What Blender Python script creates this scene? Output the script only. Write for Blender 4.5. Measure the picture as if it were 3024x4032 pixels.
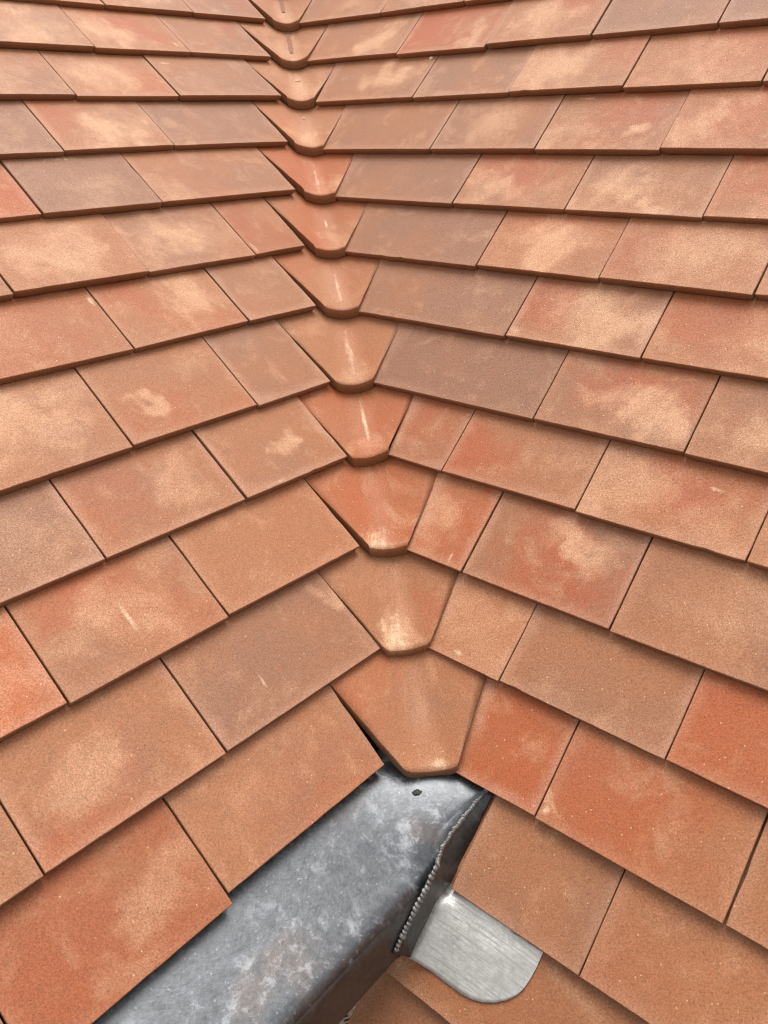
import bpy, bmesh, math, random
from mathutils import Vector, noise, Matrix

for o in list(bpy.data.objects):
    bpy.data.objects.remove(o)
scene = bpy.context.scene
COL = scene.collection
S = 0.102                       # one unit below = one tile gauge = 102 mm


def V(*a):
    return Vector(a if len(a) > 1 else a[0])


# ------------------------------------------------------------------ camera
CAM_POS = V(-0.6528, -6.0591, 5.4366)
CR, CU, CF = V(0.99768, -0.06410, -0.02286), V(0.04864, 0.43660, 0.89834), V(0.04760, 0.89737, -0.43871)
cam_data = bpy.data.cameras.new('camera')
cam = bpy.data.objects.new('camera', cam_data)
COL.objects.link(cam)
cam_data.sensor_fit = 'HORIZONTAL'
cam_data.sensor_width = 36
cam_data.lens = 36 * 3454.68 / 3318
cam_data.clip_start = 0.01
cam_data.clip_end = 2000
M = Matrix((CR, CU, -CF)).transposed().to_4x4()
M.translation = CAM_POS * S
cam.matrix_world = M
scene.camera = cam

# ------------------------------------------------------------------ sky and sun
SUN_EL, SUN_AZ = math.radians(76), math.radians(8)      # azimuth from +Y towards +X
world = bpy.data.worlds.new('World')
scene.world = world
world.use_nodes = True
wn = world.node_tree
wn.nodes.clear()
sky = wn.nodes.new('ShaderNodeTexSky')
sky.sky_type = 'NISHITA'
sky.sun_disc = False
sky.sun_elevation = SUN_EL
sky.sun_rotation = SUN_AZ
sky.dust_density = 6
sky.air_density = 1.2
hs = wn.nodes.new('ShaderNodeHueSaturation')
hs.inputs['Saturation'].default_value = 0.10       # overcast: the cloud layer takes most of the blue out
bg = wn.nodes.new('ShaderNodeBackground')
bg.inputs['Strength'].default_value = 0.15
wo = wn.nodes.new('ShaderNodeOutputWorld')
wn.links.new(sky.outputs[0], hs.inputs['Color'])
wn.links.new(hs.outputs[0], bg.inputs['Color'])
wn.links.new(bg.outputs[0], wo.inputs['Surface'])

sd = bpy.data.lights.new('sun', 'SUN')
sd.energy = 1.3
sd.angle = math.radians(50)
sd.color = (1, 0.945, 0.86)
sun = bpy.data.objects.new('sun', sd)
COL.objects.link(sun)
sdir = V(math.sin(SUN_AZ) * math.cos(SUN_EL), math.cos(SUN_AZ) * math.cos(SUN_EL), math.sin(SUN_EL))
sun.rotation_euler = (-sdir).to_track_quat('-Z', 'Y').to_euler()
sun.location = sdir * 20

vs = scene.view_settings
vs.view_transform = 'Standard'
vs.look = 'None'
vs.exposure = 0.25
vs.gamma = 1
vs.use_curve_mapping = False
scene.cycles.filter_width = 1.15


# ------------------------------------------------------------------ material helpers
class NT:
    def __init__(self, name):
        self.m = bpy.data.materials.new(name)
        self.m.use_nodes = True
        self.t = self.m.node_tree
        self.t.nodes.clear()
        self.out = self.t.nodes.new('ShaderNodeOutputMaterial')
        self.b = self.t.nodes.new('ShaderNodeBsdfPrincipled')
        self.t.links.new(self.b.outputs[0], self.out.inputs[0])

    def n(self, typ, **kw):
        nd = self.t.nodes.new(typ)
        for k, v in kw.items():
            setattr(nd, k, v)
        return nd

    def put(self, sock, v):
        if isinstance(v, bpy.types.NodeSocket):
            self.t.links.new(v, sock)
        else:
            sock.default_value = v

    def math(self, op, a, b=0.0, c=0.0, clamp=False):
        nd = self.n('ShaderNodeMath', operation=op, use_clamp=clamp)
        for i, x in enumerate((a, b, c)):
            self.put(nd.inputs[i], x)
        return nd.outputs[0]

    def vmath(self, op, a, b=(0, 0, 0)):
        nd = self.n('ShaderNodeVectorMath', operation=op)
        self.put(nd.inputs[0], a)
        self.put(nd.inputs[1], b)
        return nd.outputs['Value' if op in ('LENGTH', 'DOT_PRODUCT') else 'Vector']

    def noise(self, vec, scale, detail=4, rough=0.55, dist=0.0):
        nd = self.n('ShaderNodeTexNoise')
        self.put(nd.inputs['Vector'], vec)
        self.put(nd.inputs['Scale'], scale)
        nd.inputs['Detail'].default_value = detail
        nd.inputs['Roughness'].default_value = rough
        nd.inputs['Distortion'].default_value = dist
        return nd.outputs[0]

    def step(self, x, lo, hi, a=0.0, b=1.0):
        nd = self.n('ShaderNodeMapRange', interpolation_type='SMOOTHSTEP')
        self.put(nd.inputs[0], x)
        for i, v in enumerate((lo, hi, a, b)):
            self.put(nd.inputs[i + 1], v)
        return nd.outputs[0]

    def mix(self, f, a, b, mode='MIX'):
        nd = self.n('ShaderNodeMix', data_type='RGBA', blend_type=mode)
        self.put(nd.inputs[0], f)
        self.put(nd.inputs[6], a if isinstance(a, bpy.types.NodeSocket) else (*a, 1))
        self.put(nd.inputs[7], b if isinstance(b, bpy.types.NodeSocket) else (*b, 1))
        return nd.outputs[2]

    def attr(self, name):
        return self.n('ShaderNodeAttribute', attribute_type='OBJECT', attribute_name=name)

    def bump(self, h, strength, dist, normal=None):
        nd = self.n('ShaderNodeBump')
        self.put(nd.inputs['Strength'], strength)
        self.put(nd.inputs['Distance'], dist)
        self.put(nd.inputs['Height'], h)
        if normal is not None:
            self.put(nd.inputs['Normal'], normal)
        return nd.outputs[0]


def srgb(r, g, b):
    f = lambda c: (c / 255 / 12.92) if c <= 10 else ((c / 255 + 0.055) / 1.055) ** 2.4
    return (f(r), f(g), f(b))


def tile_material():
    t = NT('sanded_clay')
    uv = t.n('ShaderNodeUVMap', uv_map='tile').outputs[0]
    obj3 = t.n('ShaderNodeTexCoord').outputs['Object']
    seed = t.attr('seed').outputs['Fac']
    dims = t.attr('dims').outputs['Vector']
    off = t.n('ShaderNodeCombineXYZ')
    t.put(off.inputs[2], t.math('MULTIPLY', seed, 37.0))
    t.put(off.inputs[0], t.math('MULTIPLY', seed, 11.0))
    P = t.vmath('ADD', uv, off.outputs[0])                    # units of a gauge, own offset for each tile
    sep = t.n('ShaderNodeSeparateXYZ')
    t.put(sep.inputs[0], uv)
    X, Y = sep.outputs[0], sep.outputs[1]
    wn_ = t.n('ShaderNodeTexNoise')
    t.put(wn_.inputs['Vector'], P)
    wn_.inputs['Scale'].default_value = 1.9
    wn_.inputs['Detail'].default_value = 3
    ws = t.n('ShaderNodeSeparateXYZ')
    t.put(ws.inputs[0], wn_.outputs['Color'])
    XW = t.math('ADD', X, t.math('MULTIPLY', t.math('SUBTRACT', ws.outputs[0], 0.5), 1.3))
    YW = t.math('ADD', Y, t.math('MULTIPLY', t.math('SUBTRACT', ws.outputs[1], 0.5), 1.3))
    sd_ = t.n('ShaderNodeSeparateXYZ')
    t.put(sd_.inputs[0], dims)

    tone = t.attr('tone').outputs['Fac']
    lum = t.attr('lum').outputs['Fac']
    # clay colours
    mauve = srgb(156, 108, 80)
    tan = srgb(171, 111, 72)
    orange = srgb(177, 95, 50)
    red = srgb(178, 85, 43)
    pale = srgb(220, 169, 130)
    cream = srgb(238, 204, 166)
    n1 = t.noise(P, 0.75, 3, 0.55, 0.4)
    n2 = t.noise(t.vmath('ADD', P, (5.2, 1.3, 9.1)), 2.6, 5, 0.62, 0.4)
    tn = t.math('ADD', tone, t.math('MULTIPLY', t.math('SUBTRACT', n1, 0.5), 1.1))
    c = t.mix(t.step(tn, 0.0, 0.5), mauve, tan)
    c = t.mix(t.step(tn, 0.45, 1.0), c, orange)

    wob = t.math('MULTIPLY', t.math('SUBTRACT', n2, 0.5), 1.5)
    rot = t.n('ShaderNodeVectorRotate', rotation_type='Z_AXIS')
    t.put(rot.inputs['Vector'], P)
    t.put(rot.inputs['Angle'], t.math('MULTIPLY', t.math('SINE', t.math('MULTIPLY', seed, 7.0)), 0.9))
    streak = t.noise(t.vmath('MULTIPLY', rot.outputs[0], (1.0, 0.4, 1.0)), 5.0, 4, 0.62)
    fine = t.noise(t.vmath('ADD', P, (1.7, 8.1, 3.3)), 8.0, 4, 0.7)
    fw = t.math('MULTIPLY', t.math('SUBTRACT', fine, 0.5), 0.7)

    g1 = t.noise(obj3, 620.0, 3, 0.75)
    g2 = t.noise(obj3, 1500.0, 1, 0.6)
    g = t.math('ADD', t.math('MULTIPLY', g1, 0.55), t.math('MULTIPLY', g2, 0.45))
    chalk = t.math('MULTIPLY', t.math('SUBTRACT', g, 0.5), 0.35)

    def blob(name, w, lo=0.0, hi=1.35):
        a = t.attr(name)
        s = t.n('ShaderNodeSeparateXYZ')
        t.put(s.inputs[0], a.outputs['Vector'])
        dx = t.math('SUBTRACT', XW, s.outputs[0])
        dy = t.math('SUBTRACT', YW, s.outputs[1])
        d = t.math('SQRT', t.math('ADD', t.math('MULTIPLY', dx, dx), t.math('MULTIPLY', t.math('MULTIPLY', dy, dy), 1.5)))
        d = t.math('DIVIDE', d, s.outputs[2])
        d = t.math('ADD', d, t.math('MULTIPLY', wob, w))
        d = t.math('ADD', d, fw)
        return t.math('MULTIPLY', t.step(d, lo, hi, 1.0, 0.0), a.outputs['Alpha'])

    c = t.mix(t.math('MULTIPLY', blob('red', 1.0), 0.72), c, red)
    c = t.mix(t.math('MULTIPLY', blob('red2', 1.0), 0.72), c, red)
    grainy = t.step(streak, 0.30, 0.66, 0.68, 1.0)
    def chalky(m):
        return t.math('MULTIPLY', t.step(t.math('ADD', m, t.math('MULTIPLY', chalk, t.step(m, 0.02, 0.3))), 0.0, 1.0), 0.82)
    c = t.mix(chalky(t.math('MULTIPLY', blob('pale', 0.9, 0.1, 1.15), grainy)), c, pale)
    c = t.mix(chalky(t.math('MULTIPLY', blob('pale2', 0.9, 0.1, 1.15), grainy)), c, pale)
    # faint wandering clouds of bloom on every tile
    c = t.mix(t.math('MULTIPLY', t.math('MULTIPLY', t.step(n2, 0.50, 0.72), t.step(streak, 0.35, 0.65, 0.6, 1.0)), 0.36), c, pale)
    c = t.mix(t.math('MULTIPLY', t.step(fine, 0.45, 0.3), 0.16), c, red)
    # plaster / lime marks: long axis free
    a = t.attr('lime')
    s = t.n('ShaderNodeSeparateXYZ')
    t.put(s.inputs[0], a.outputs['Vector'])
    n3 = fine
    dx = t.math('DIVIDE', t.math('SUBTRACT', X, s.outputs[0]), s.outputs[2])
    dy = t.math('DIVIDE', t.math('SUBTRACT', Y, s.outputs[1]), a.outputs['Alpha'])
    d = t.math('SQRT', t.math('ADD', t.math('MULTIPLY', dx, dx), t.math('MULTIPLY', dy, dy)))
    d = t.math('ADD', d, t.math('MULTIPLY', t.math('SUBTRACT', n3, 0.5), 2.4))
    d = t.math('ADD', d, t.math('MULTIPLY', wob, 0.4))
    vstreak = t.noise(t.vmath('MULTIPLY', P, (1.0, 0.2, 1.0)), 14.0, 3, 0.7)
    c = t.mix(t.math('MULTIPLY', t.step(d, 0.0, 1.25, 0.72, 0.0), t.step(vstreak, 0.35, 0.6, 0.35, 1.0)), c, cream)

    # dusty, rubbed edges
    ex = t.math('MINIMUM', X, t.math('SUBTRACT', sd_.outputs[0], X))
    ed = t.math('MINIMUM', ex, Y)
    ed = t.math('ADD', ed, t.math('MULTIPLY', t.math('SUBTRACT', n2, 0.5), 0.35))
    c = t.mix(t.math('MULTIPLY', t.step(ed, -0.02, 0.13, 1.0, 0.0), t.attr('dust').outputs['Fac']), c, srgb(206, 156, 128))

    # sand grain
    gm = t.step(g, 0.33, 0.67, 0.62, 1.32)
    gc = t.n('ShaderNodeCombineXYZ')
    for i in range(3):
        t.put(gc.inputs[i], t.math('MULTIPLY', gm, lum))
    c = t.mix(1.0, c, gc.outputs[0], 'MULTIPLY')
    # sparse pale and dark grains
    vo = t.n('ShaderNodeTexVoronoi')
    t.put(vo.inputs['Vector'], obj3)
    vo.inputs['Scale'].default_value = 260
    vr = t.n('ShaderNodeSeparateXYZ')
    t.put(vr.inputs[0], vo.outputs['Color'])
    grain = t.math('MULTIPLY', t.step(vo.outputs['Distance'], 0.14, 0.2, 1.0, 0.0), t.math('GREATER_THAN', vr.outputs[0], 0.965))
    c = t.mix(t.math('MULTIPLY', grain, 0.55), c, srgb(240, 205, 160))
    pit = t.math('MULTIPLY', t.step(vo.outputs['Distance'], 0.12, 0.22, 1.0, 0.0), t.math('LESS_THAN', vr.outputs[0], 0.2))
    c = t.mix(t.math('MULTIPLY', pit, 0.5), c, srgb(90, 52, 38))
    # hairline scratches
    sc = t.n('ShaderNodeTexWave', wave_type='BANDS')
    sv = t.noise(t.vmath('MULTIPLY', P, (1.0, 3.0, 1.0)), 1.7, 2)
    scr = t.math('ABSOLUTE', t.math('SUBTRACT', sv, 0.5))
    t.t.nodes.remove(sc)
    scm = t.math('MULTIPLY', t.step(scr, 0.0, 0.0022, 1.0, 0.0), t.step(n3, 0.56, 0.68))
    c = t.mix(t.math('MULTIPLY', scm, 0.4), c, cream)

    # cut and moulded sides show plain clay
    sidec = t.mix(t.step(g, 0.3, 0.7), srgb(110, 72, 41), srgb(150, 102, 62))
    side = t.n('ShaderNodeAttribute', attribute_type='GEOMETRY', attribute_name='side').outputs['Fac']
    c = t.mix(t.math('MULTIPLY', side, 0.92), c, sidec)

    t.put(t.b.inputs['Base Color'], c)
    t.put(t.b.inputs['Roughness'], t.step(g, 0.3, 0.7, 0.70, 0.52))
    t.b.inputs['Specular IOR Level'].default_value = 0.5
    t.b.inputs['Sheen Weight'].default_value = 0.16        # fired sand dust
    t.b.inputs['Sheen Roughness'].default_value = 0.55
    t.b.inputs['Sheen Tint'].default_value = (1.0, 0.72, 0.55, 1)
    nb = t.bump(n2, 0.12, 0.004)
    nb = t.bump(g, 0.5, 0.0009, nb)
    t.put(t.b.inputs['Normal'], nb)
    return t.m


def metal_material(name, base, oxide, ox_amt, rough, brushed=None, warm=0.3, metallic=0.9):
    t = NT(name)
    obj3 = t.n('ShaderNodeTexCoord').outputs['Object']
    uv = t.n('ShaderNodeUVMap', uv_map='tile').outputs[0]
    n1 = t.noise(obj3, 22.0, 6, 0.68, 0.5)
    n2 = t.noise(obj3, 75.0, 6, 0.72, 0.3)
    n3 = t.noise(obj3, 9.0, 3, 0.6)
    n4 = t.noise(obj3, 330.0, 3, 0.7)
    vo = t.n('ShaderNodeTexVoronoi')
    t.put(vo.inputs['Vector'], t.vmath('ADD', obj3, t.vmath('MULTIPLY', t.n('ShaderNodeTexNoise').outputs['Color'], (0.02, 0.02, 0.02))))
    vo.inputs['Scale'].default_value = 230
    vsx = t.n('ShaderNodeSeparateXYZ')
    t.put(vsx.inputs[0], vo.outputs['Color'])
    dark = tuple(x * 0.68 for x in base)
    c = t.mix(t.step(t.math('ADD', t.math('MULTIPLY', n2, 0.6), t.math('MULTIPLY', n4, 0.4)), 0.38, 0.62), dark, base)
    c = t.mix(t.math('MULTIPLY', t.step(vsx.outputs[0], 0.0, 1.0), 0.22), c, tuple(min(1, x * 1.35) for x in base))
    # warm stain
    c = t.mix(t.math('MULTIPLY', t.step(n3, 0.52, 0.72), warm), c, srgb(150, 120, 92))
    ox = t.step(t.math('ADD', t.math('MULTIPLY', n1, 0.36), t.math('MULTIPLY', n2, 0.70)), 0.54, 0.68)
    ox = t.math('MULTIPLY', t.math('MULTIPLY', ox, t.step(n3, 0.36, 0.6)), ox_amt)
    spots = t.math('MULTIPLY', t.step(vo.outputs['Distance'], 0.1, 0.3, 1.0, 0.0), t.math('GREATER_THAN', vsx.outputs[1], 0.80))
    ox = t.math('MAXIMUM', ox, t.math('MULTIPLY', spots, 0.5 * ox_amt))
    c = t.mix(ox, c, oxide)
    r = t.step(n2, 0.25, 0.75, rough * 0.75, rough * 1.3)
    h = n4
    if brushed:
        w = t.noise(t.vmath('MULTIPLY', uv, brushed), 9.0, 5, 0.7)
        c = t.mix(t.step(w, 0.49, 0.60), c, tuple(x * 0.62 for x in base))
        c = t.mix(t.math('MULTIPLY', t.step(n3, 0.5, 0.62), 0.45), c, tuple(x * 0.55 for x in base))
        w2 = t.noise(t.vmath('MULTIPLY', uv, brushed), 40.0, 3, 0.7)
        c = t.mix(t.step(w2, 0.5, 0.75, 0.0, 0.6), c, tuple(min(0.95, x * 1.3) for x in base))
        h = t.math('ADD', h, t.math('MULTIPLY', w, 1.2))
    # scratches
    s1 = t.noise(t.vmath('MULTIPLY', uv, (14.0, 1.6, 1.0)), 3.0, 2)
    s1 = t.step(t.math('ABSOLUTE', t.math('SUBTRACT', s1, 0.5)), 0.0, 0.006, 1.0, 0.0)
    c = t.mix(t.math('MULTIPLY', t.math('MULTIPLY', s1, t.step(n2, 0.5, 0.65)), 0.4), c, oxide)
    t.put(t.b.inputs['Base Color'], c)
    t.put(t.b.inputs['Metallic'], t.math('SUBTRACT', metallic, t.math('MULTIPLY', ox, metallic * 0.7)))
    t.put(t.b.inputs['Roughness'], t.math('ADD', r, t.math('MULTIPLY', ox, 0.2)))
    nb = t.bump(n1, 0.12, 0.003)
    nb = t.bump(h, 0.25, 0.0006, nb)
    t.put(t.b.inputs['Normal'], nb)
    return t.m


def plain_material(name, c1, c2, scale, rough, bump=0.3, metallic=0.0):
    t = NT(name)
    obj3 = t.n('ShaderNodeTexCoord').outputs['Object']
    n = t.noise(obj3, scale, 5, 0.65)
    t.put(t.b.inputs['Base Color'], t.mix(t.step(n, 0.3, 0.7), c1, c2))
    t.b.inputs['Roughness'].default_value = rough
    t.b.inputs['Metallic'].default_value = metallic
    t.put(t.b.inputs['Normal'], t.bump(n, bump, 0.002))
    return t.m


MAT_TILE = tile_material()
MAT_TOP = metal_material('weathered_zinc', (0.170, 0.178, 0.190), (0.54, 0.565, 0.60), 0.6, 0.40, warm=0.28, metallic=0.8)
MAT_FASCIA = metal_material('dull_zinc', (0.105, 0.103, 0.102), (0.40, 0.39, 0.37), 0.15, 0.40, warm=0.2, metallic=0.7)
MAT_FLAP = metal_material('brushed_zinc', (0.86, 0.83, 0.77), (0.80, 0.80, 0.80), 0.25, 0.42, brushed=(0.30, 6.0, 1.0), warm=0.12, metallic=0.7)
MAT_WELD = plain_material('weld_metal', (0.20, 0.195, 0.19), (0.34, 0.33, 0.32), 160.0, 0.52, 0.6, 0.7)
MAT_UNDER = plain_material('roofing_underlay', (0.012, 0.011, 0.010), (0.03, 0.027, 0.025), 30.0, 0.9)
MAT_TIMBER = plain_material('batten_timber', (0.16, 0.10, 0.06), (0.25, 0.16, 0.09), 40.0, 0.8)
MAT_HOLE = plain_material('dark_bitumen', (0.01, 0.009, 0.008), (0.05, 0.045, 0.035), 400.0, 0.25, 0.8)
MAT_CRUMB = plain_material('lime_crumb', srgb(225, 205, 175), srgb(240, 232, 215), 600.0, 0.85)
MAT_CHIP = plain_material('clay_chip', srgb(220, 165, 115), srgb(235, 190, 140), 600.0, 0.85)
MAT_STAMP = plain_material('burnt_clay_stamp', srgb(118, 86, 70), srgb(190, 130, 98), 420.0, 0.85, 0.6)
MAT_GROUND = plain_material('gravel_ground', (0.12, 0.11, 0.10), (0.22, 0.20, 0.18), 3.0, 0.9)

# ------------------------------------------------------------------ roof frames (valley runs through the origin)
eL, uL = V(0.712619, 0.701552, 0), V(-0.539650, 0.548163, 0.638979)
eR, uR = V(-0.712619, 0.701552, 0), V(0.481963, 0.489566, 0.726661)
nL = eL.cross(uL).normalized()
nL = nL if nL.z > 0 else -nL
nR = eR.cross(uR).normalized()
nR = nR if nR.z > 0 else -nR
SL_L, SL_R = 0.592133, 0.864132           # valley's u per unit of v on each slope
TH = 0.0895                               # rise of one course over the next
TW = 1.617                                # width of a whole tile


def PL(u, v, h):
    return eL * u + uL * v + nL * h


def PR(u, v, h):
    return eR * u + uR * v + nR * h


def ray_hit(px, n, c):
    """point of plane n.P=c seen where the photograph shows it (used only to take measurements)"""
    d = CF + CR * ((px[0] - 1659) / 3454.68) - CU * ((px[1] - 2212) / 3454.68)
    return CAM_POS + d * ((c - n.dot(CAM_POS)) / n.dot(d))


def link(o, parent=None):
    COL.objects.link(o)
    if parent is not None:
        o.parent = parent
        o.matrix_parent_inverse = Matrix.Identity(4)
        o.location = o.location - parent.location
    return o


def mesh_obj(name, verts, faces, mat, parent=None, uvs=None, sides=None, smooth=None, origin=None):
    """verts in gauge units, world axes; origin = mean"""
    c = origin or sum((v for v in verts), V(0, 0, 0)) / len(verts)
    me = bpy.data.meshes.new(name)
    me.from_pydata([tuple((v - c) * S) for v in verts], [], faces)
    if uvs:
        l = me.uv_layers.new(name='tile')
        for lp in me.loops:
            l.data[lp.index].uv = uvs[lp.vertex_index]
    if sides:
        a = me.attributes.new('side', 'FLOAT', 'POINT')
        for i, x in enumerate(sides):
            a.data[i].value = x
    if smooth:
        me.polygons.foreach_set('use_smooth', [smooth is True or smooth(i) for i in range(len(me.polygons))])
    me.materials.append(mat)
    me.update()
    o = bpy.data.objects.new(name, me)
    o.location = c * S
    link(o, parent)
    return o


def thing(name, label, cat, loc, group=None, kind=None):
    o = bpy.data.objects.new(name, None)
    o.empty_display_size = 0.05
    o.location = loc * S
    COL.objects.link(o)
    o['label'] = label
    o['category'] = cat
    if group:
        o['group'] = group
    if kind:
        o['kind'] = kind
    return o


# ------------------------------------------------------------------ ground far below the eaves
gm = bpy.data.meshes.new('ground')
gm.from_pydata([(-200, -200, 0), (200, -200, 0), (200, 200, 0), (-200, 200, 0)], [], [(0, 1, 2, 3)])
gm.materials.append(MAT_GROUND)
ground = bpy.data.objects.new('ground', gm)
ground.location = (0, 0, -4.2)
COL.objects.link(ground)
ground['kind'] = 'structure'

# ------------------------------------------------------------------ measured courses: v of the tails, u of the joints from the valley outwards
LEFT = {0: (0.009, [-0.607, -2.424]), 1: (0.948, [0.133, -1.807, -3.433]), 2: (1.97, [0.699, -1.071, -2.683]),
        3: (2.972, [1.332, -0.146, -1.761]), 4: (3.954, [1.864, 0.717, -0.886]), 5: (5.071, [2.495, 1.39, -0.205]),
        6: (6.038, [3.074, 2.189, 0.581, -1.025]), 7: (7.063, [3.667, 1.415, -0.166]), 8: (8.028, [4.258, 2.23, 0.625]),
        9: (9.009, [4.864, 2.933, 1.335]), 10: (9.977, [5.351, 3.765, 2.156]), 11: (10.959, [5.969, 4.462, 2.88])}
RIGHT = {-3: (-2.82, [-0.525, -2.25]), -2: (-1.94, [-0.685, -3.05]),
         -1: (-1.027, [-0.917, -2.18]), 0: (-0.131, [-0.448, -1.357, -2.984]), 1: (0.795, [0.344, -0.526, -2.165]),
         2: (1.647, [1.078, 0.339, -1.307]), 3: (2.624, [1.893, 1.109, -0.525, -2.164]), 4: (3.447, [2.596, 0.334, -1.292]),
         5: (4.35, [3.477, 1.127, -0.501]), 6: (5.203, [4.149, 1.957, 0.331, -1.306]), 7: (6.062, [4.884, 2.767, 1.138, -0.485]),
         8: (6.902, [5.645, 3.578, 1.943, 0.323]), 9: (7.804, [6.355, 4.383, 2.754, 1.142, -0.468]),
         10: (8.661, [7.125, 5.159, 3.543, 1.925, 0.327]), 11: (9.53, [7.899, 5.98, 4.367])}
L_TOPGAP = {0: 1.11, 1: 1.06, 2: 1.07, 3: 1.0, 4: 1.17, 5: 1.08, 6: 1.08, 7: 1.08, 8: 1.05, 9: 1.10, 10: 1.15}
R_TOPGAP = {0: 1.02, 1: 0.985, 2: 1.06, 3: 0.96, 4: 1.03, 5: 0.936, 6: 0.953, 7: 0.92, 8: 0.99, 9: 1.0, 10: 1.02}
NTOP = 14
for k in range(12, NTOP + 1):
    for D, sl, g0, gg in ((LEFT, SL_L, 0.5, 1.0), (RIGHT, SL_R, 0.44, 0.878)):
        v = D[k - 1][0] + gg
        u0 = sl * v - g0
        js = D[k - 2][1][-1]
        while js + TW < u0 - 0.75:
            js += TW
        D[k] = (v, [u0, js])


def gap_at(side, k, q):
    """distance of the cut edge from the valley line, tail q=0, next tail q=1"""
    v, us = (LEFT if side == 0 else RIGHT)[k]
    sl = SL_L if side == 0 else SL_R
    g0 = sl * v - us[0]
    g1 = (L_TOPGAP if side == 0 else R_TOPGAP).get(k, 1.06 if side == 0 else 0.99)
    return g0 + (g1 - g0) * q


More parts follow.
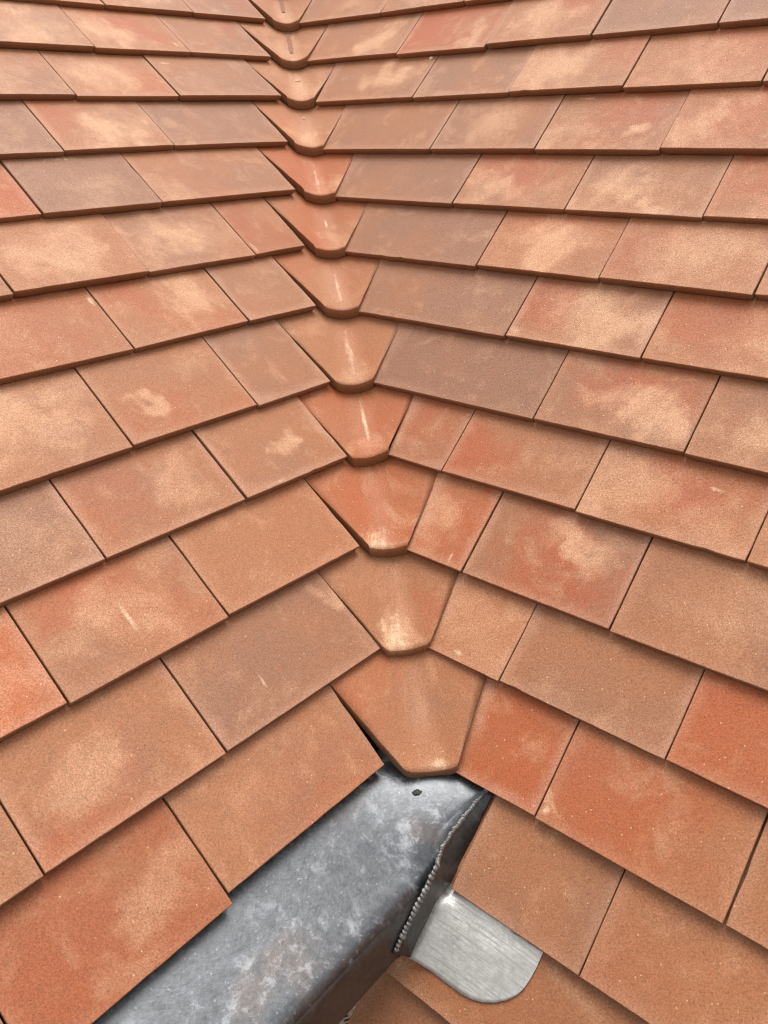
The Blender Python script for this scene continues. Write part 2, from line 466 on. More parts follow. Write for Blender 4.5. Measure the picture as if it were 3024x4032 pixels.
# colours and fire marks read from the photograph, tile by tile; lowest right rows also hold painted shade:
# tone (0 mauve brown .. 1 orange), lum, pale blobs (x, y, size, strength), red blobs, lime mark (x, y, sx, sy), x/y as fractions of the tile
SPEC = {
    'L0.0': (.33, 1.0, [(.3, .5, .35, .35)], [(.65, .1, .5, .3)]),
    'L0.1': (.8, .86, [(.8, .5, .33, .6), (.6, .1, .2, .35)], [(.3, .5, .8, .5)]),
    'L1.0': (.16, .97, [(.86, .62, .16, .7)], [], (.34, .36, .010, .09)),
    'L1.1': (.42, 1.0, [(.4, .45, .3, .6)], [(.12, .05, .5, .7)]),
    'L1.2': (.38, 1.0, [(.6, .5, .4, .4)], []),
    'L2.0': (.48, 1.03, [(.55, .97, .25, .5)], []),
    'L2.1': (.38, 1.0, [(.45, .45, .42, .6), (.12, .4, .3, .4)], [(.38, .95, .45, .8), (.75, .3, .35, .45)], (0.5, 0.42, 0.018, 0.16)),
    'L2.2': (.75, 1.1, [(.6, .5, .6, .5)], [(.5, .4, .8, .5)]),
    'L3.0': (.33, 1.0, [(.5, .4, .17, .9), (.92, .4, .2, .4)], [], (0.3, 0.04, 0.1, 0.02)),
    'L3.1': (.33, 1.0, [(.68, .5, .3, .6)], [(.25, .6, .5, .4)]),
    'L3.2': (.33, 1.0, [(.7, .4, .4, .35)], []),
    'L4.0': (.2, .97, [(.2, .05, .15, .4)], []),
    'L4.1': (.5, 1.0, [(.17, .42, .18, .8)], [(.35, .2, .4, .5)]),
    'L4.2': (.33, 1.03, [(.45, .55, .5, .75), (.8, .6, .3, .4)], []),
    'L5.0': (.3, 1.0, [(.5, .5, .3, .25)], []),
    'L5.1': (.48, 1.03, [(.68, .55, .42, .75)], [(.1, .8, .35, .6)]),
    'L5.2': (.55, 1.0, [(.3, .5, .3, .35)], [(.25, .5, .7, .5)], (0.97, 0.8, 0.02, 0.08)),
    'L6.0': (.5, .97, [(.85, .7, .3, .3)], [(.3, .45, .5, .75)], (0.06, 0.1, 0.03, 0.1)),
    'L6.1': (.36, 1.05, [(.4, .5, .5, .8), (.85, .5, .3, .4)], []),
    'L6.2': (.4, 1.05, [(.5, .45, .6, .7)], []),
    'L6.3': (.4, 1.0, [], []),
    'L7.0': (.33, 1.03, [(.1, .2, .3, .5)], [(.4, .5, .4, .15)]),
    'L7.1': (.02, .97, [(.5, .4, .45, .45)], [], (0.45, 0.95, 0.16, 0.03)),
    'L7.2': (.8, 1.05, [(.3, .3, .3, .4)], [(.6, .6, .6, .5)]),
    'L8.0': (.16, 1.0, [(.1, .1, .12, .5)], []),
    'L8.1': (.4, 1.05, [(.5, .35, .45, .9), (.75, .6, .3, .5)], [(.12, .8, .35, .7)]),
    'L8.2': (.1, 1.0, [(.4, .3, .4, .4)], []),
    'L9.0': (.22, 1.04, [(.3, .3, .3, .3)], [], (0.12, 0.8, 0.05, 0.03)),
    'L9.1': (.4, 1.08, [(.35, .45, .5, .7)], [(.78, .4, .3, .6)]),
    'L9.2': (.3, 1.05, [(.5, .3, .5, .5)], []),
    'L10.0': (.2, 1.0, [], [(.75, .9, .3, .6)]),
    'L10.1': (.5, 1.05, [(.28, .45, .4, .8)], [(.6, .6, .45, .85)], (0.9, 0.2, 0.02, 0.06)),
    'L10.2': (.36, 1.08, [(.5, .3, .6, .7)], []),
    'L11.0': (.25, 1.0, [], [(.8, .4, .3, .5)]), 'L11.1': (.4, 1.08, [(.5, .5, .5, .7)], []), 'L11.2': (.35, 1.08, [(.5, .5, .5, .6)], []),
    'R-3.0': (.5, .88, [], []), 'R-2.0': (.55, .88, [(.1, .2, .08, .5)], [(.4, .5, .6, .2)], (0.03, 0.1, 0.012, 0.1)),  # lum lowered on both: shade beside the metal box put into the colour
    'R-1.0': (.33, .97, [(.1, .8, .3, .25)], []), 'R-1.1': (.42, 1.0, [], [(.1, .1, .5, .3)]),
    'R0.0': (.88, 1.0, [(.0, .9, .2, .3)], [(.6, .4, .8, .6)]),
    'R0.1': (.62, 1.0, [(.04, .12, .1, .6)], [(.2, .5, .6, .75)], (0.04, 0.1, 0.025, 0.05)),
    'R0.2': (.5, 1.0, [], []),
    'R1.0': (.45, 1.1, [(.5, .5, .6, .4)], [], (0.4, 0.1, 0.06, 0.03)),
    'R1.1': (.24, 1.0, [(.97, .9, .18, .5)], []),
    'R1.2': (.8, 1.0, [], [(.4, .5, .8, .5)]),
    'R2.0': (.75, 1.05, [(.15, .5, .3, .6)], [(.75, .45, .55, .6)], (0.75, 0.1, 0.02, 0.08)),
    'R2.1': (.26, 1.0, [(.68, .62, .26, 1.), (.47, .78, .24, .7)], [(.6, .25, .5, .95), (.45, .8, .35, .6)]),
    'R2.2': (.33, 1.0, [(.55, .55, .5, .45)], []),
    'R3.0': (.36, 1.0, [(.15, .3, .22, .6)], [(.45, .6, .35, .7)]),
    'R3.1': (.5, 1.0, [(.9, .3, .3, .2)], [(.12, .25, .45, .9)]),
    'R3.2': (.42, 1.03, [(.2, .5, .5, .65), (.8, .15, .4, .5)], [(.62, .6, .5, .8)], (0.72, 0.72, 0.05, 0.03)),
    'R3.3': (.45, 1.08, [(.5, .5, .5, .5)], []),
    'R4.0': (.03, .94, [], []),
    'R4.1': (.3, 1.0, [(.68, .28, .36, .95), (.36, .55, .2, .5)], [(.6, .75, .5, .8)]),
    'R4.2': (.3, 1.0, [(.55, .35, .4, .75)], []),
    'R5.0': (.16, 1.0, [(.75, .7, .2, .4), (.8, .2, .2, .3)], []),
    'R5.1': (.36, 1.03, [(.6, .5, .5, .85), (.05, .08, .16, .9)], [(.15, .7, .35, .75)], (0.2, 0.66, 0.012, 0.02)),
    'R5.2': (.42, 1.05, [(.75, .4, .45, .7)], [(.35, .85, .6, .65)]),
    'R6.0': (.18, 1.0, [], []),
    'R6.1': (.38, 1.06, [(.45, .45, .5, .85)], [(.5, .95, .5, .6)]),
    'R6.2': (.42, 1.05, [(.6, .5, .5, .6)], [(.15, .5, .35, .5)]),
    'R6.3': (.6, 1.0, [], [(.5, .5, .5, .5)]),
    'R7.0': (.14, 1.0, [], []),
    'R7.1': (.33, 1.03, [(.3, .35, .4, .7), (.7, .3, .3, .4)], [(.42, .7, .42, .85)]),
    'R7.2': (.22, 1.03, [(.3, .4, .42, .8), (.65, .15, .25, .7)], []),
    'R7.3': (.6, 1.03, [(.3, .2, .3, .5)], [(.4, .7, .5, .7)]),
    'R8.0': (.28, 1.0, [], []),
    'R8.1': (.18, 1.0, [(.5, .55, .42, .65)], []),
    'R8.2': (.32, 1.03, [(.62, .3, .2, .9), (.15, .35, .3, .6)], [(.7, .6, .5, .7)], (0.2, 0.93, 0.1, 0.03)),
    'R8.3': (.45, 1.04, [(.25, .35, .4, .7)], [(.45, .5, .45, .7)]),
    'R9.0': (.38, 1.05, [(.6, .45, .4, .9)], []),
    'R9.1': (.28, 1.0, [], []),
    'R9.2': (.42, 1.06, [(.3, .45, .55, .8)], [(.9, .7, .35, .6)]),
    'R9.3': (.5, 1.06, [(.5, .4, .5, .6)], [(.7, .7, .5, .6)]),
    'R10.0': (.36, 1.06, [(.75, .4, .36, .9)], []),
    'R10.1': (.7, 1.03, [(.78, .4, .3, .7)], [(.3, .6, .5, .75)]),
    'R10.2': (.4, 1.06, [(.5, .45, .5, .7)], [(.7, .9, .4, .7)]),
    'R10.3': (.13, 1.0, [], []), 'R10.4': (.13, 1.0, [], []),
    'R11.0': (.3, 1.04, [(.6, .4, .4, .5)], []), 'R11.1': (.3, 1.06, [(.5, .4, .5, .6)], []), 'R11.2': (.5, 1.04, [], [(.5, .5, .5, .5)]),
    'V0': (.42, 1.0, [(.5, .05, .25, .5)], [(.12, .85, .4, .6)], (.55, .06, .05, .05)),
    'V1': (.5, 1.0, [(.45, .1, .25, .6)], [(.85, .5, .3, .5)], (.42, .10, .10, .32)),
    'V2': (.75, 1.03, [(.6, .25, .3, .5)], [(.4, .6, .5, .3)], (.43, .05, .12, .22)),
    'V3': (.75, 1.02, [(.55, .1, .2, .5)], [(.5, .5, .5, .3)], (.515, .52, .022, .28)),
    'V4': (.4, 1.05, [(.5, .1, .3, .4)], [], (.50, .45, .035, .30)),
    'V5': (.65, 1.03, [(.5, .4, .4, .4)], [(.5, .8, .4, .3)], (.51, .45, .02, .25)),
    'V6': (.72, 1.04, [(.65, .2, .3, .5)], [], (.52, .55, .015, .08)),
    'V7': (.75, 1.06, [(.65, .15, .35, .7)], [(.3, .6, .4, .3)], (.51, .4, .016, .28)),
    'V8': (.5, 1.12, [(.5, .3, .5, .6)], []), 'V9': (.5, 1.1, [(.6, .4, .5, .6)], []),
    'V10': (.45, 1.08, [(.5, .3, .5, .5)], []), 'V11': (.5, 1.06, [(.6, .3, .4, .4)], []),
}


def dress(o, key, w, h, rng):
    sp = SPEC.get(key)
    if sp is None:
        sp = (rng.choice((.1, .2, .3, .35, .4, .5, .7)), rng.uniform(.97, 1.05),
              [(rng.random(), rng.uniform(.2, .8), rng.uniform(.2, .5), rng.uniform(.2, .8))],
              [(rng.random(), rng.uniform(.2, .9), rng.uniform(.2, .5), rng.uniform(0, .7))])
    o['seed'] = rng.random() * 10
    o['tone'] = float(sp[0])
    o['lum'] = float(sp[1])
    o['dust'] = rng.uniform(0.1, 0.5)
    o['dims'] = (float(w), float(h), 0.0)
    for nm, l, i in (('pale', sp[2], 0), ('pale2', sp[2], 1), ('red', sp[3], 0), ('red2', sp[3], 1)):
        if len(l) > i:
            x, y, s, a = l[i]
            o[nm] = (x * w, y * h, s * 1.5, float(a))
        else:
            o[nm] = (-50.0, -50.0, 1.0, 0.0)
    if len(sp) > 4:
        x, y, sx, sy = sp[4]
        o['lime'] = (x * w, y * h, sx * w, sy * h)
    else:
        o['lime'] = (-50.0, -50.0, 1.0, 1.0)


# ------------------------------------------------------------------ plain tiles
def ring_subdiv(corners, n):
    out = []
    for i, a in enumerate(corners):
        b = corners[(i + 1) % len(corners)]
        for j in range(n[i]):
            f = j / n[i]
            out.append((a[0] + (b[0] - a[0]) * f, a[1] + (b[1] - a[1]) * f, i))
    return out


def plain_tile(side, k, j, uA, uB, v, gauge, parent, rng, cutA=None, square=False):
    """uA = edge nearer the valley, uB = edge away from it; cutA(q) gives a slanted edge"""
    F = PL if side == 0 else PR
    ln = 2.3
    g = gauge
    gapj = 0.004 + rng.random() * 0.006
    dv = rng.uniform(-0.012, 0.012)
    if (side, k, j) == (0, 0, 1):
        dv = -0.055
    if (side, k, j) == (0, 0, 0):
        dv = 0.03
    if (side, k, j) == (1, 10, 1):
        dv = -0.03
    dh = rng.choice((0.005, 0.008, 0.010, 0.014, 0.024))
    skew = rng.uniform(-0.009, 0.009)
    th = TH - 0.004
    # outline in (u, v-local): tail-away, tail-valley, head-valley, head-away
    a_tail = (cutA(0) if cutA else uA) - (0.0 if cutA else gapj)
    a_head = (cutA(ln) if cutA else uA) - (0.0 if cutA else gapj)
    b = uB + gapj
    if a_head < b + 0.2 and cutA:
        pass
    corners = [(b, dv - skew), (a_tail, dv + skew), (a_head, ln * g), (b, ln * g)]
    n = [max(8, int((a_tail - b) * 12)), 16, 3, 12]
    ring = ring_subdiv(corners, n)
    cen = (sum(c[0] for c in corners) / 4, sum(c[1] for c in corners) / 4)
    w = a_tail - b
    seed = rng.random() * 100
    crooked = 0.010 if cutA else 0.0

    def off(p, d):
        """move p towards the inside by d on its edge (edges are near axis-aligned)"""
        x, y, e = p
        if e == 0:
            y2, x2 = y + d, x
        elif e == 1:
            x2, y2 = x - d, y
        elif e == 2:
            y2, x2 = y - d, x
        else:
            x2, y2 = x + d, y
        # corners: pull both ways
        for c in corners:
            if abs(x - c[0]) + abs(y - c[1]) < 1e-6:
                x2 = x - d * (1 if c[0] > cen[0] else -1)
                y2 = y - d * (1 if c[1] > cen[1] else -1)
        return x2, y2

    bow = rng.uniform(-0.004, 0.007)

    def hh(x, y):
        q = (y) / g
        f = (x - b) / max(w, 0.1)
        return TH * (1 - q) + dh + bow * 4 * f * (1 - f)

    verts, uvs, sides = [], [], []

    def push(x, y, h, sd):
        verts.append(F(x, v + y, h))
        xx = (x - b) if side == 0 else (a_tail - x)
        uvs.append((xx, y - dv))
        sides.append(sd)

    N = len(ring)
    jit = []
    for i, p in enumerate(ring):
        nz = noise.noise(V(p[0] * 6 + seed, p[1] * 6, 3.1)) * (0.0025 + (crooked if p[2] == 1 else 0))
        nz += noise.noise(V(p[0] * 19 + seed, p[1] * 19, 7.7)) * (0.0025 + 0.4 * (crooked if p[2] == 1 else 0))
        if p[2] in (0, 1) and rng.random() < 0.008:
            nz += rng.uniform(0.006, 0.014)                 # chipped arris
        if p[2] == 1 and abs(p[1] - corners[1][1]) < 1e-6:
            nz = 0.0
        jit.append(nz)
    for d, dhh, sd in ((0.008, 0.0, 0.0), (0.002, -0.0025, 0.1), (0.0, -0.008, 0.7), (0.0, -th * 0.5, 1.0), (0.004, -th, 1.0)):
        for i, p in enumerate(ring):
            x, y = off(p, d + jit[i])
            if p[2] == 0 and 0 < i and d == 0.004 and dhh < -0.05:
                y -= 0.012
            push(x, y, hh(x, y) + dhh, sd)
    faces = []
    for r in range(4):
        for i in range(N):
            i2 = (i + 1) % N
            faces.append((r * N + i, (r + 1) * N + i, (r + 1) * N + i2, r * N + i2))
    faces.append(tuple(range(N)))
    faces.append(tuple(range(5 * N - 1, 4 * N - 1, -1)))
    if side == 1:
        faces = [tuple(reversed(f)) for f in faces]
    nf = len(faces)
    o = mesh_obj('roof_tile', verts, faces, MAT_TILE, parent, uvs, sides, smooth=lambda i: i < nf - 2)
    dress(o, ('L' if side == 0 else 'R') + '%d.%d' % (k, j), w, g, rng)
    return o


def slope(side, root):
    D = LEFT if side == 0 else RIGHT
    rng = random.Random(11 + side)
    g0 = 1.0 if side == 0 else 0.878
    for k in sorted(D):
        v, us = D[k]
        vn = D[k + 1][0] if k + 1 in D else v + g0
        g = vn - v
        us = list(us)
        lim = {0: -7.5, 1: -7.0}[side] + (0.25 * max(k, 0) if side == 0 else 0.18 * max(k, 0))
        while us[-1] > lim:
            us.append(us[-1] - TW)
        sl = SL_L if side == 0 else SL_R
        for j in range(len(us) - 1):
            cut = None
            if j == 0 and k >= 0:
                def cut(q, k=k, v=v, g=g):
                    return sl * (v + q * g) - gap_at(side, k, q)
            plain_tile(side, k, j, us[j], us[j + 1], v, g, root, rng, cut)


def deck(name, F, u0, u1, v0, v1, h0, h1, mat, parent):
    vs_ = [F(u, v, h) for h in (h0, h1) for v in (v0, v1) for u in (u0, u1)]
    fs = [(0, 1, 3, 2), (4, 6, 7, 5), (0, 4, 5, 1), (2, 3, 7, 6), (0, 2, 6, 4), (1, 5, 7, 3)]
    return mesh_obj(name, vs_, fs, mat, parent)


root_L = thing('roof_slope', 'clay-tiled roof slope whose lowest row overhangs the grey metal eaves box', 'roof', PL(-2, 0, 0), 'tiled slopes meeting at the valley')
slope(0, root_L)
root_R = thing('roof_slope', 'clay-tiled roof slope that runs on down past the metal flap', 'roof', PR(-2, 0, 0), 'tiled slopes meeting at the valley')
slope(1, root_R)


def poly_slab(name, F, pts, h0, h1, mat, parent):
    n = len(pts)
    vs_ = [F(u, v, h1) for u, v in pts] + [F(u, v, h0) for u, v in pts]
    fs = [tuple(range(n)), tuple(range(2 * n - 1, n - 1, -1))] + [(i, n + i, n + (i + 1) % n, (i + 1) % n) for i in range(n)]
    return mesh_obj(name, vs_, fs, mat, parent)


vt = 17.0
poly_slab('underlay', PL, [(-0.2, 0.12), (-11, 0.12), (-11, vt), (SL_L * vt - 0.1, vt), (SL_L * 1.0 - 0.1, 1.0)], -0.42, -0.36, MAT_UNDER, root_L)
poly_slab('underlay', PR, [(-0.95, -6.0), (-10.5, -6.0), (-10.5, vt * .88), (SL_R * vt * .88 - 0.1, vt * .88), (SL_R * 0.1 - 0.1, 0.1), (-0.95, 0.1)], -0.42, -0.36, MAT_UNDER, root_R)

# ------------------------------------------------------------------ valley tiles
root_V = thing('roof_valley', 'run of narrow valley tiles with clipped tips between the two slopes', 'roof valley', V(0, 0, 0))
HV = 0.128
VDIR = PL(SL_L, 1, 0).normalized()
det = Matrix((nL, nR, V(0, 0, 1))).inverted()


def valley_tile(k, rng):
    vl, vr = LEFT[k][0], RIGHT[k][0]
    gl = LEFT[k + 1][0] - vl if k + 1 in LEFT else 1.0
    gr = RIGHT[k + 1][0] - vr if k + 1 in RIGHT else 0.878
    dl, dr = rng.uniform(-0.06, -0.03), rng.uniform(0.03, 0.08)
    gL0, gR0 = 0.385 + rng.uniform(-.02, .02), 0.365 + rng.uniform(-.02, .02)
    lift = 0.012
    if k == 0:
        dl, gL0, gR0, lift = -0.105, 0.455, 0.415, 0.045
    ln = 1.55
    nq, nx = 16, 20
    RF = 0.27
    seed = rng.random() * 50
    top, uvl, edge = [], [], []
    for iq in range(nq + 1):
        q = ln * (iq / nq) ** 1.15
        h = HV * (1 - q) + lift - 0.012 * min(q, 1)
        qe = min(q, 1)
        sl_ = max(0.0, 1 - q * 4)                       # tail corner offsets fade out quickly
        v1, v2 = vl + q * gl + dl * (1 - q / ln), vr + q * gr + dr * (1 - q / ln)
        ga = gL0 + (gap_at(0, k, 1) - 0.025 - gL0) * q
        gb = gR0 + 0.018 + (gap_at(1, k, 1) + 0.004 - gR0) * q
        nz = noise.noise(V(seed, q * 5, 0)) * 0.006 + noise.noise(V(seed, q * 14, 4)) * 0.005
        ga += nz
        gb += dr * 0.7 * (1 - q / ln)
        gb += noise.noise(V(seed, q * 6, 9)) * 0.007
        A = PL(SL_L * v1 - ga, v1, h)
        B = PR(SL_R * v2 - gb, v2, h)
        zt = 0.5 * (A.z + B.z)
        K = det @ V(h, h, zt)
        la, lb = (A - K).length, (B - K).length
        A2 = K + (A - K) * min(1, RF / la)
        B2 = K + (B - K) * min(1, RF / lb)
        pts = []
        m = nx // 4
        for i in range(m):
            pts.append(A.lerp(A2, i / m))
        for i in range(nx - 2 * m):
            s = i / (nx - 2 * m)
            pts.append(A2 * (1 - s) ** 2 + K * 2 * s * (1 - s) + B2 * s * s)
        for i in range(m + 1):
            pts.append(B2.lerp(B, i / m))
        # the tail is cut square to the valley, its middle running a little further down
        if q < 0.9:
            fade = 1 - q / 0.9
            for i in range(len(pts)):
                f = i / (len(pts) - 1)
                dd = (pts[i] - A.lerp(B, f)).dot(VDIR) + 0.02 * (1 - abs(2 * f - 1) ** 2.5)
                pts[i] = pts[i] - VDIR * (dd * fade + (0.005 * noise.noise(V(seed, f * 14, 2)) if iq == 0 else 0))
        top.append(pts)
        uvl.append([(1.05 + (i / nx - 0.5) * (ga + gb) * 0.92, q) for i in range(nx + 1)])
    nrm = (nL + nR).normalized()
    thv = HV - 0.004
    W = nx + 1
    verts, uvs, sides = [], [], []

    def put(p, uv, sd):
        verts.append(p)
        uvs.append(uv)
        sides.append(sd)
        return len(verts) - 1
    grid = [[put(top[iq][i], uvl[iq][i], 0.0) for i in range(W)] for iq in range(nq + 1)]
    faces = []
    for iq in range(nq):
        for i in range(nx):
            faces.append((grid[iq][i], grid[iq][i + 1], grid[iq + 1][i + 1], grid[iq + 1][i]))
    nsm = len(faces)
    # rim
    rim = [(0, i) for i in range(W)] + [(iq, nx) for iq in range(1, nq + 1)] + [(nq, i) for i in range(nx - 1, -1, -1)] + [(iq, 0) for iq in range(nq - 1, 0, -1)]
    down = V(0.09, -0.70, 0.70)
    down = nrm
    r0 = [grid[a][b] for a, b in rim]
    cen = sum((verts[i] for i in r0), V(0, 0, 0)) / len(r0)
    along = PL(SL_L, 1, 0).normalized()
    rings = [r0]
    for dd, oo, sd in ((0.010, 0.006, 0.5), (thv * 0.5, 0.022, 1.0), (thv, 0.032, 1.0)):
        rr = []
        for (a, b), i0 in zip(rim, r0):
            p = verts[i0]
            o_ = V(0, 0, 0)
            if a == 0:
                o_ = -along
            elif b == 0:
                o_ = V(-0.85, -0.5, 0)
            elif b == nx:
                o_ = V(-0.85, 0.5, 0) if k < 4 else V(0.3, -0.2, 0)
            rr.append(put(p - nrm * dd + o_ * oo, uvs[i0], sd))
        rings.append(rr)
    n = len(rim)
    for r in range(3):
        for i in range(n):
            i2 = (i + 1) % n
            faces.append((rings[r][i], rings[r + 1][i], rings[r + 1][i2], rings[r][i2]))
    # underside
    under = [[None] * W for _ in range(nq + 1)]
    for (a, b), idx in zip(rim, rings[3]):
        under[a][b] = idx
    for iq in range(1, nq):
        for i in range(1, nx):
            under[iq][i] = put(top[iq][i] - nrm * thv, uvl[iq][i], 1.0)
    for iq in range(nq):
        for i in range(nx):
            faces.append((under[iq][i], under[iq + 1][i], under[iq + 1][i + 1], under[iq][i + 1]))
    o = mesh_obj('valley_tile', verts, faces, MAT_TILE, root_V, uvs, sides, smooth=lambda i: i < nsm or i >= nsm + 3 * n)
    dress(o, 'V%d' % k, 2.1, 1.0, rng)
    o['dust'] = 0.15
    o['dims'] = (50.0, 1.0, 0.0)
    return o, top


rngv = random.Random(5)
VT = {}
for k in range(0, NTOP):
    VT[k] = valley_tile(k, rngv)


def valley_point(k, q, f):
    top = VT[k][1]
    iq = min(range(len(top)), key=lambda i: abs(1.55 * (i / 16) ** 1.15 - q))
    i = int(round(f * 20))
    return top[iq][i]


# stamped maker's strips on two of the upper valley tiles (illegible in the photograph)
for k, q0, q1 in ((11, 0.95, 0.42), (10, 0.85, 0.30)):
    tile, top = VT[k]
    rows = []
    for a in range(9):
        q = q0 + (q1 - q0) * a / 8
        x = ((q / 1.55) ** (1 / 1.15)) * 16
        i0 = int(x)
        f = x - i0
        c = top[i0][10].lerp(top[i0 + 1][10], f)
        rows.append(c)
    nrm = (nL + nR).normalized()
    vs_, fs = [], []
    side_v = V(1, 0, 0)
    for a, c in enumerate(rows):
        wv = 0.035 + 0.006 * math.sin(a * 2.3)
        vs_ += [c + side_v * wv + nrm * 0.008, c - side_v * wv + nrm * 0.008]
    for a in range(8):
        fs.append((2 * a, 2 * a + 2, 2 * a + 3, 2 * a + 1))
    st = mesh_obj('stamp_mark', vs_, fs, MAT_STAMP, None)
    st.parent = tile
    st.location = st.location - tile.location

# ------------------------------------------------------------------ metal eaves box
hv_ = V(uR.x, uR.y, 0).normalized()                 # horizontal run of the box's front face
nV = uR.cross(V(0, 0, 1)).normalized()              # its outward normal (towards the other slope)
A0 = ray_hit((2108, 3408), nR, -0.03)
cV = nV.dot(A0)


def VP(s, z, d=0.0):
    """front plane: s along it from A0, height z, d outwards"""
    return V(A0.x, A0.y, 0) + hv_ * s + nV * d + V(0, 0, z)


root_M = thing('metal_eaves_box', 'grey weathered sheet-metal eaves box with welded seam and rounded flap', 'metal flashing', VP(-1.5, -1.04))
ZF, ZB = -0.49, -1.04


def seam_pt(px, frm):
    return ray_hit(px, nV, cV - frm)


seam = [seam_pt((1893, 3748), 0.020), seam_pt((1889, 3715), 0.045), seam_pt((1905, 3665), 0.065), seam_pt((1950, 3590), 0.065),
        seam_pt((2030, 3490), 0.045), seam_pt((2090, 3422), 0.02), seam_pt((2118, 3392), 0.0)]


def s_of(p):
    return (p - A0).dot(hv_)


front = []
s0 = s_of(seam[0])
for s in [-9, -6, -4.5, -3.5, -3, -2.6, -2.2, -1.9, -1.7, -1.5, -1.3, -1.15, -1.0]:
    front.append(VP(s, ZF, 0))
front.append(VP(-0.90, ZF + 0.012, -0.005))
front += seam
nf_ = len(front)
back = []
for i, p in enumerate(front):
    s = s_of(p)
    if i < nf_ - 6:
        u = p.dot(eL) + 0.0
        back.append(PL(u, 0.16, -0.11))
# the last six sweep round under the valley tile to the other slope
last = [PL(-0.80, 0.16, -0.13), PL(-0.60, 0.16, -0.15), PL(-0.32, 0.16, -0.17), PR(-0.22, 0.06, -0.20), PR(-0.48, 0.04, -0.19), PR(-0.76, 0.0, -0.14)]
back += last
NA = 14
vs_, fs, uvs = [], [], []
rad = 0.05
for i in range(nf_):
    for a in range(NA + 1):
        f = a / NA
        p = front[i].lerp(back[i], f)
        p = p + V(0, 0, 0.016 * noise.noise(V(p.x * 1.7, p.y * 1.7, 2.0)) * (1 - abs(2 * f - 1)))
        if i <= 13 and a == 0:
            p = p - V(0, 0, 0.022) - nV * 0.004
        vs_.append(p)
        uvs.append((s_of(p), f))
    # fold
for i in range(nf_ - 1):
    for a in range(NA):
        x = i * (NA + 1) + a
        fs.append((x, x + NA + 1, x + NA + 2, x + 1))
for it in range(25):
    new = list(vs_)
    for i in range(1, nf_ - 1):
        for a in range(2, NA):
            x = i * (NA + 1) + a
            new[x] = (vs_[x - 1] + vs_[x + 1] + vs_[x - NA - 1] + vs_[x + NA + 1]) / 4 if i > 12 else vs_[x]
    vs_ = new
sheet = mesh_obj('top_sheet', vs_, fs, MAT_TOP, root_M, uvs, smooth=True)
sm = sheet.modifiers.new('thickness', 'SOLIDIFY')
sm.thickness = 0.0012
sm.offset = 0

# front face with its rounded fold, bottom lip
prof = [(-0.035, ZF + 0.003), (-0.012, ZF - 0.010), (0.006, ZF - 0.030), (0.016, ZF - 0.062), (0.018, ZF - 0.12), (0.010, ZF - 0.3), (0.004, ZB + 0.03), (0.0, ZB), (-0.03, ZB - 0.012), (-0.25, ZB - 0.01)]
ss = [-9 + 0.25 * i for i in range(33)] + [-0.95 + 0.0 * 0]
ss = [x for x in ss if x < -1.0] + [-0.90]
vs_, fs, uvs = [], [], []
for s in ss:
    for i, (d, zz) in enumerate(prof):
        wob = 0.010 * noise.noise(V(s * 1.3, zz * 2, 5.0))
        s2 = s
        if s == -0.90:                       # end cut follows the other slope
            s2 = -0.90 + (zz - ZF) * 0.75
        vs_.append(VP(s2, zz, d + wob))
        uvs.append((s2, zz))
m_ = len(prof)
for a in range(len(ss) - 1):
    for i in range(m_ - 1):
        x = a * m_ + i
        fs.append((x, x + 1, x + m_ + 1, x + m_))
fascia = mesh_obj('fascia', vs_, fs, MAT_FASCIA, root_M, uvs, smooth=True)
sm = fascia.modifiers.new('thickness', 'SOLIDIFY')
sm.thickness = 0.0012
sm.offset = -1

# soaker: upstand against the box, fillet, flap lying on the tiles
UF = -0.872                                  # foot of the upstand on the right slope
seam2 = [seam_pt(q, -0.030) for q in ((1885, 3735), (1850, 3805), (1808, 3890), (1765, 3975), (1728, 4050), (1696, 4120))]
top_line = [p + nV * 0.012 for p in reversed(seam[1:])] + seam2
vs_, fs, uvs = [], [], []
NB = 10
for i, p in enumerate(top_line):
    v = p.dot(uR)
    hfoot = -0.03 if v > -1.0 else -0.03 + 0.085 * min(1, (-1.0 - v) / 0.75)
    if i == len(top_line) - 1:
        foot = PR(UF - 0.012, v - 0.055, hfoot)
    else:
        foot = PR(UF, v - 0.02, hfoot)
    for a in range(NB + 1):
        f = a / NB
        q = p.lerp(foot, f)
        vs_.append(q)
        uvs.append((v, f * 0.5))
for i in range(len(top_line) - 1):
    for a in range(NB):
        x = i * (NB + 1) + a
        fs.append((x, x + 1, x + NB + 2, x + NB + 1))
upst = mesh_obj('upstand', vs_, fs, MAT_FASCIA, root_M, uvs, smooth=True)
sm = upst.modifiers.new('thickness', 'SOLIDIFY')
sm.thickness = 0.0012
sm.offset = 1


# flap outline (u, v) on the right slope
def flap_h(u, v):
    base = TH * (1 - (v + 1.94) / 0.913) + 0.026
    base = max(base, 0.004)
    d = UF - u                               # distance from the foot
    if d < 0.24:
        k_ = max(0.0, min(1.0, (-1.04 - v) / 0.16))
        base += 0.085 * (1 - d / 0.24) ** 2 * k_ * k_ * (3 - 2 * k_)
    return base


nu, nv2 = 44, 26
vs_, fs, uvs = [], [], []


def flap_bottom(u):
    x = UF - u
    pts = ((-1, -1.690), (0.04, -1.692), (0.30, -1.695), (0.50, -1.690), (0.59, -1.676), (0.69, -1.640), (0.78, -1.586), (0.86, -1.512), (0.92, -1.432), (0.945, -1.365), (0.960, -1.280), (0.968, -1.18), (2, -1.18))
    for (x0, y0), (x1, y1) in zip(pts[:-1], pts[1:]):
        if x0 <= x <= x1:
            return y0 + (y1 - y0) * (x - x0) / (x1 - x0)


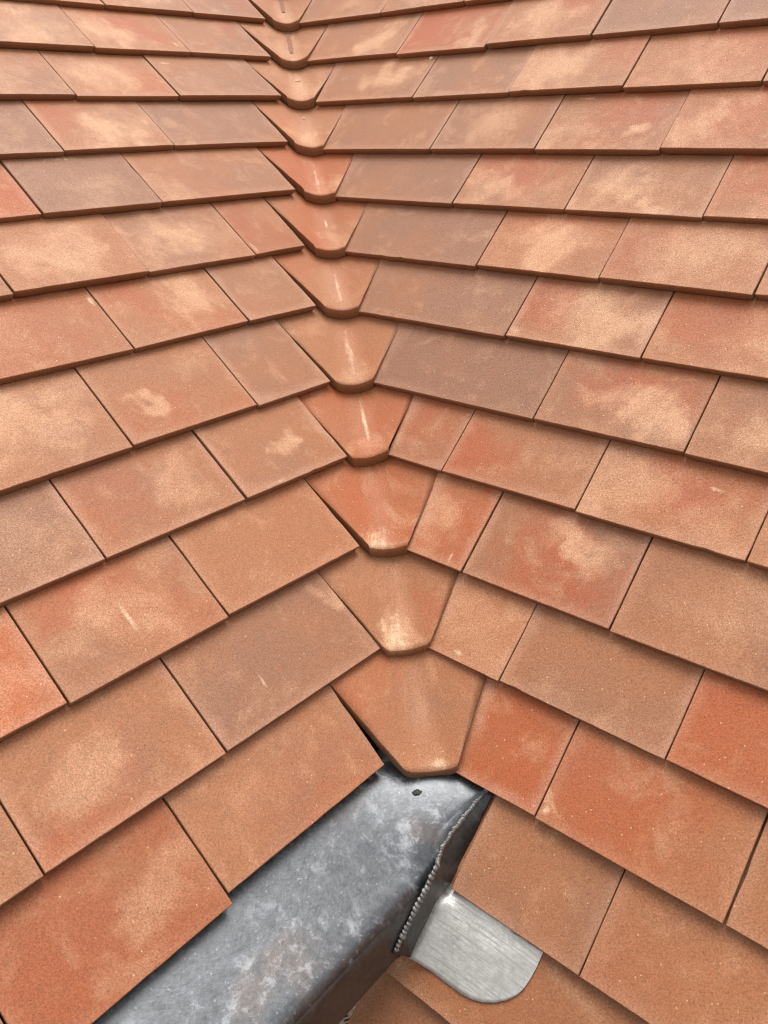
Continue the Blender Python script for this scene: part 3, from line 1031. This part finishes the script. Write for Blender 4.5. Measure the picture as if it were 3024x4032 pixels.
for a in range(nu + 1):
    u = UF + 0.012 - 0.980 * math.sin(a / nu * math.pi / 2) ** 0.8
    vb = flap_bottom(u)
    vt_ = -0.80
    for b in range(nv2 + 1):
        v = vb + (vt_ - vb) * b / nv2
        h = flap_h(u, v)
        if v > -1.03:
            h = min(h, 0.004 - (v + 1.03) * 0.10, 9)
        vs_.append(PR(u, v, h + 0.003 * noise.noise(V(u * 3, v * 3, 1))))
        uvs.append((u, v))
for a in range(nu):
    for b in range(nv2):
        x = a * (nv2 + 1) + b
        fs.append((x, x + 1, x + nv2 + 2, x + nv2 + 1))
flap = mesh_obj('flap', vs_, fs, MAT_FLAP, root_M, uvs, smooth=True)
sm = flap.modifiers.new('thickness', 'SOLIDIFY')
sm.thickness = 0.0014
sm.offset = 0


# weld bead: overlapping drops along the two seams
def bead_chain(pts, step, r0, rng, squash):
    bm = bmesh.new()
    segs = []
    tot = 0
    for a, b in zip(pts[:-1], pts[1:]):
        segs.append((tot, (b - a).length, a, b))
        tot += (b - a).length
    x = 0
    while x < tot:
        for s0_, l, a, b in segs:
            if s0_ <= x <= s0_ + l:
                p = a.lerp(b, (x - s0_) / l)
                t_ = (b - a).normalized()
                break
        r = r0 * rng.uniform(0.82, 1.18)
        up = (nV * 0.75 + V(0, 0, 0.65)).normalized()
        sd = t_.cross(up).normalized()
        up = sd.cross(t_)
        ca, sa = math.cos(0.6), math.sin(0.6)
        tt, uu = t_ * ca + up * sa, up * ca - t_ * sa
        m = Matrix((tt * r * squash, sd * r * rng.uniform(.95, 1.2), uu * r * 0.55)).transposed().to_4x4()
        m.translation = p + sd * rng.uniform(-.006, .006)
        bmesh.ops.create_icosphere(bm, subdivisions=2, radius=1.0, matrix=m)
        x += step * rng.uniform(0.85, 1.15)
    return bm


rngw = random.Random(3)
bm = bead_chain([seam[1]] + [p + nV * 0.015 for p in seam2], 0.040, 0.026, rngw, 0.95)
bm2 = bead_chain([p + nV * 0.01 for p in seam[1:]], 0.016, 0.020, rngw, 1.2)
me2 = bpy.data.meshes.new('tmp')
bm2.to_mesh(me2)
bm.from_mesh(me2)
bpy.data.meshes.remove(me2)
c = seam[1].copy()
for v in bm.verts:
    v.co = (v.co + V(0.004, 0, 0) * noise.noise(v.co * 30) - c) * S
for f in bm.faces:
    f.smooth = True
me = bpy.data.meshes.new('weld_seam')
bm.to_mesh(me)
bm.free()
me.materials.append(MAT_WELD)
wo_ = bpy.data.objects.new('weld_seam', me)
wo_.location = c * S
link(wo_, upst)
wo_.location = c * S - upst.location - root_M.location

# black sealed fixing on the sheet
tmpn = (front[16] - back[16]).cross(front[17] - front[15]).normalized()
hp = V(-0.106, -0.504, -0.236)
bm = bmesh.new()
m = Matrix.Diagonal((0.046, 0.027, 0.012, 1))
bmesh.ops.create_icosphere(bm, subdivisions=3, radius=1.0, matrix=m)
for v in bm.verts:
    v.co = v.co * (1 + 0.35 * noise.noise(v.co * 45)) * S
for f in bm.faces:
    f.smooth = True
me = bpy.data.meshes.new('sealed_fixing')
bm.to_mesh(me)
bm.free()
me.materials.append(MAT_HOLE)
fx = bpy.data.objects.new('sealed_fixing', me)
fx.rotation_euler = (0.35, 0, 0.1)
FIX_PX = (1806, 3430)
COL.objects.link(fx)
fx.parent = sheet
# seat it on the sheet: nearest sheet vertex along the view line
best = None
for v in sheet.data.vertices:
    w = (v.co + sheet.location + root_M.location) / S
    d = w - CAM_POS
    x = 1659 + 3454.68 * d.dot(CR) / d.dot(CF)
    y = 2212 - 3454.68 * d.dot(CU) / d.dot(CF)
    e = (x - FIX_PX[0]) ** 2 + (y - FIX_PX[1]) ** 2
    if best is None or e < best[0]:
        best = (e, v.co.copy())
fx.location = best[1] + V(0, 0, 0.001)

# ------------------------------------------------------------------ checked cloth tucked under the verge
def cloth_material():
    t = NT('checked_cotton')
    uv = t.n('ShaderNodeUVMap', uv_map='tile').outputs[0]
    s = t.n('ShaderNodeSeparateXYZ')
    t.put(s.inputs[0], uv)
    def band(x, period, width):
        f = t.math('FRACT', t.math('DIVIDE', x, period))
        return t.math('LESS_THAN', f, width / period)
    fine = t.math('FRACT', t.math('MULTIPLY', t.math('ADD', s.outputs[0], s.outputs[1]), 22.0))
    twill = t.math('GREATER_THAN', fine, 0.5)
    c = t.mix(t.math('MULTIPLY', t.step(t.math('FRACT', t.math('MULTIPLY', s.outputs[1], 16.0)), 0.3, 0.7), 0.6), srgb(206, 180, 164), srgb(168, 130, 104))
    c = t.mix(t.math('MULTIPLY', band(s.outputs[0], 0.42, 0.06), twill), c, srgb(50, 46, 50))
    c = t.mix(t.math('MULTIPLY', band(s.outputs[1], 0.42, 0.06), twill), c, srgb(50, 46, 50))
    t.put(t.b.inputs['Base Color'], c)
    t.b.inputs['Roughness'].default_value = 0.9
    return t.m


MAT_CLOTH = cloth_material()
vs_, fs, uvs = [], [], []
for a in range(17):
    for b in range(13):
        f, g = a / 16, b / 12
        p = PR(-0.66 + 0.95 * f, -3.1 + 0.95 * g, -0.22 - 0.25 * f + 0.03 * math.sin(f * 9 + g * 2))
        vs_.append(p)
        uvs.append((0.95 * f, 0.95 * g))
for a in range(16):
    for b in range(12):
        x = a * 13 + b
        fs.append((x, x + 13, x + 14, x + 1))
cl = mesh_obj('checked_cloth', vs_, fs, MAT_CLOTH, None, uvs, smooth=True)
sm = cl.modifiers.new('thickness', 'SOLIDIFY')
sm.thickness = 0.001
cl['label'] = 'pale checked cloth showing in the gap below the metal eaves box'
cl['category'] = 'cloth'


# ------------------------------------------------------------------ loose crumbs
def crumb(name, loc, n, size, mat, label, rng, cat='crumb'):
    bm = bmesh.new()
    bmesh.ops.create_icosphere(bm, subdivisions=2, radius=1.0)
    k_ = rng.random() * 40
    z_ = n.to_track_quat('Z', 'Y').to_matrix()
    for v in bm.verts:
        c_ = v.co * (1 + 0.5 * noise.noise(v.co * 1.4 + V(k_, 0, 0)))
        c_ = V(c_.x * size[0], c_.y * size[1], max(c_.z, -0.4) * size[2])
        v.co = (z_ @ c_) * S
    me = bpy.data.meshes.new(name)
    bm.to_mesh(me)
    bm.free()
    me.materials.append(mat)
    o = bpy.data.objects.new(name, me)
    o.location = (loc + n * size[2] * 0.4) * S
    COL.objects.link(o)
    o['label'] = label
    o['category'] = cat
    o['group'] = 'loose bits lying on the tiles'
    return o


rc = random.Random(9)
p = ray_hit((1864, 255), nR, 0.02)
crumb('mortar_crumb', p, nR, (0.035, 0.025, 0.02), MAT_CRUMB, 'white mortar crumb lying below a row of tiles, second tile out from the valley', rc)

for k, q, label, size in ((9, 0.62, 'flat triangular clay chip lying in the trough of a valley tile', (0.055, 0.025, 0.012)),
                          (8, 0.72, 'small oblong clay chip lying in the trough of a valley tile', (0.018, 0.035, 0.014))):
    crumb('clay_chip', valley_point(k, q, 0.5), (nL + nR).normalized(), size, MAT_CHIP, label, rc, 'chip')
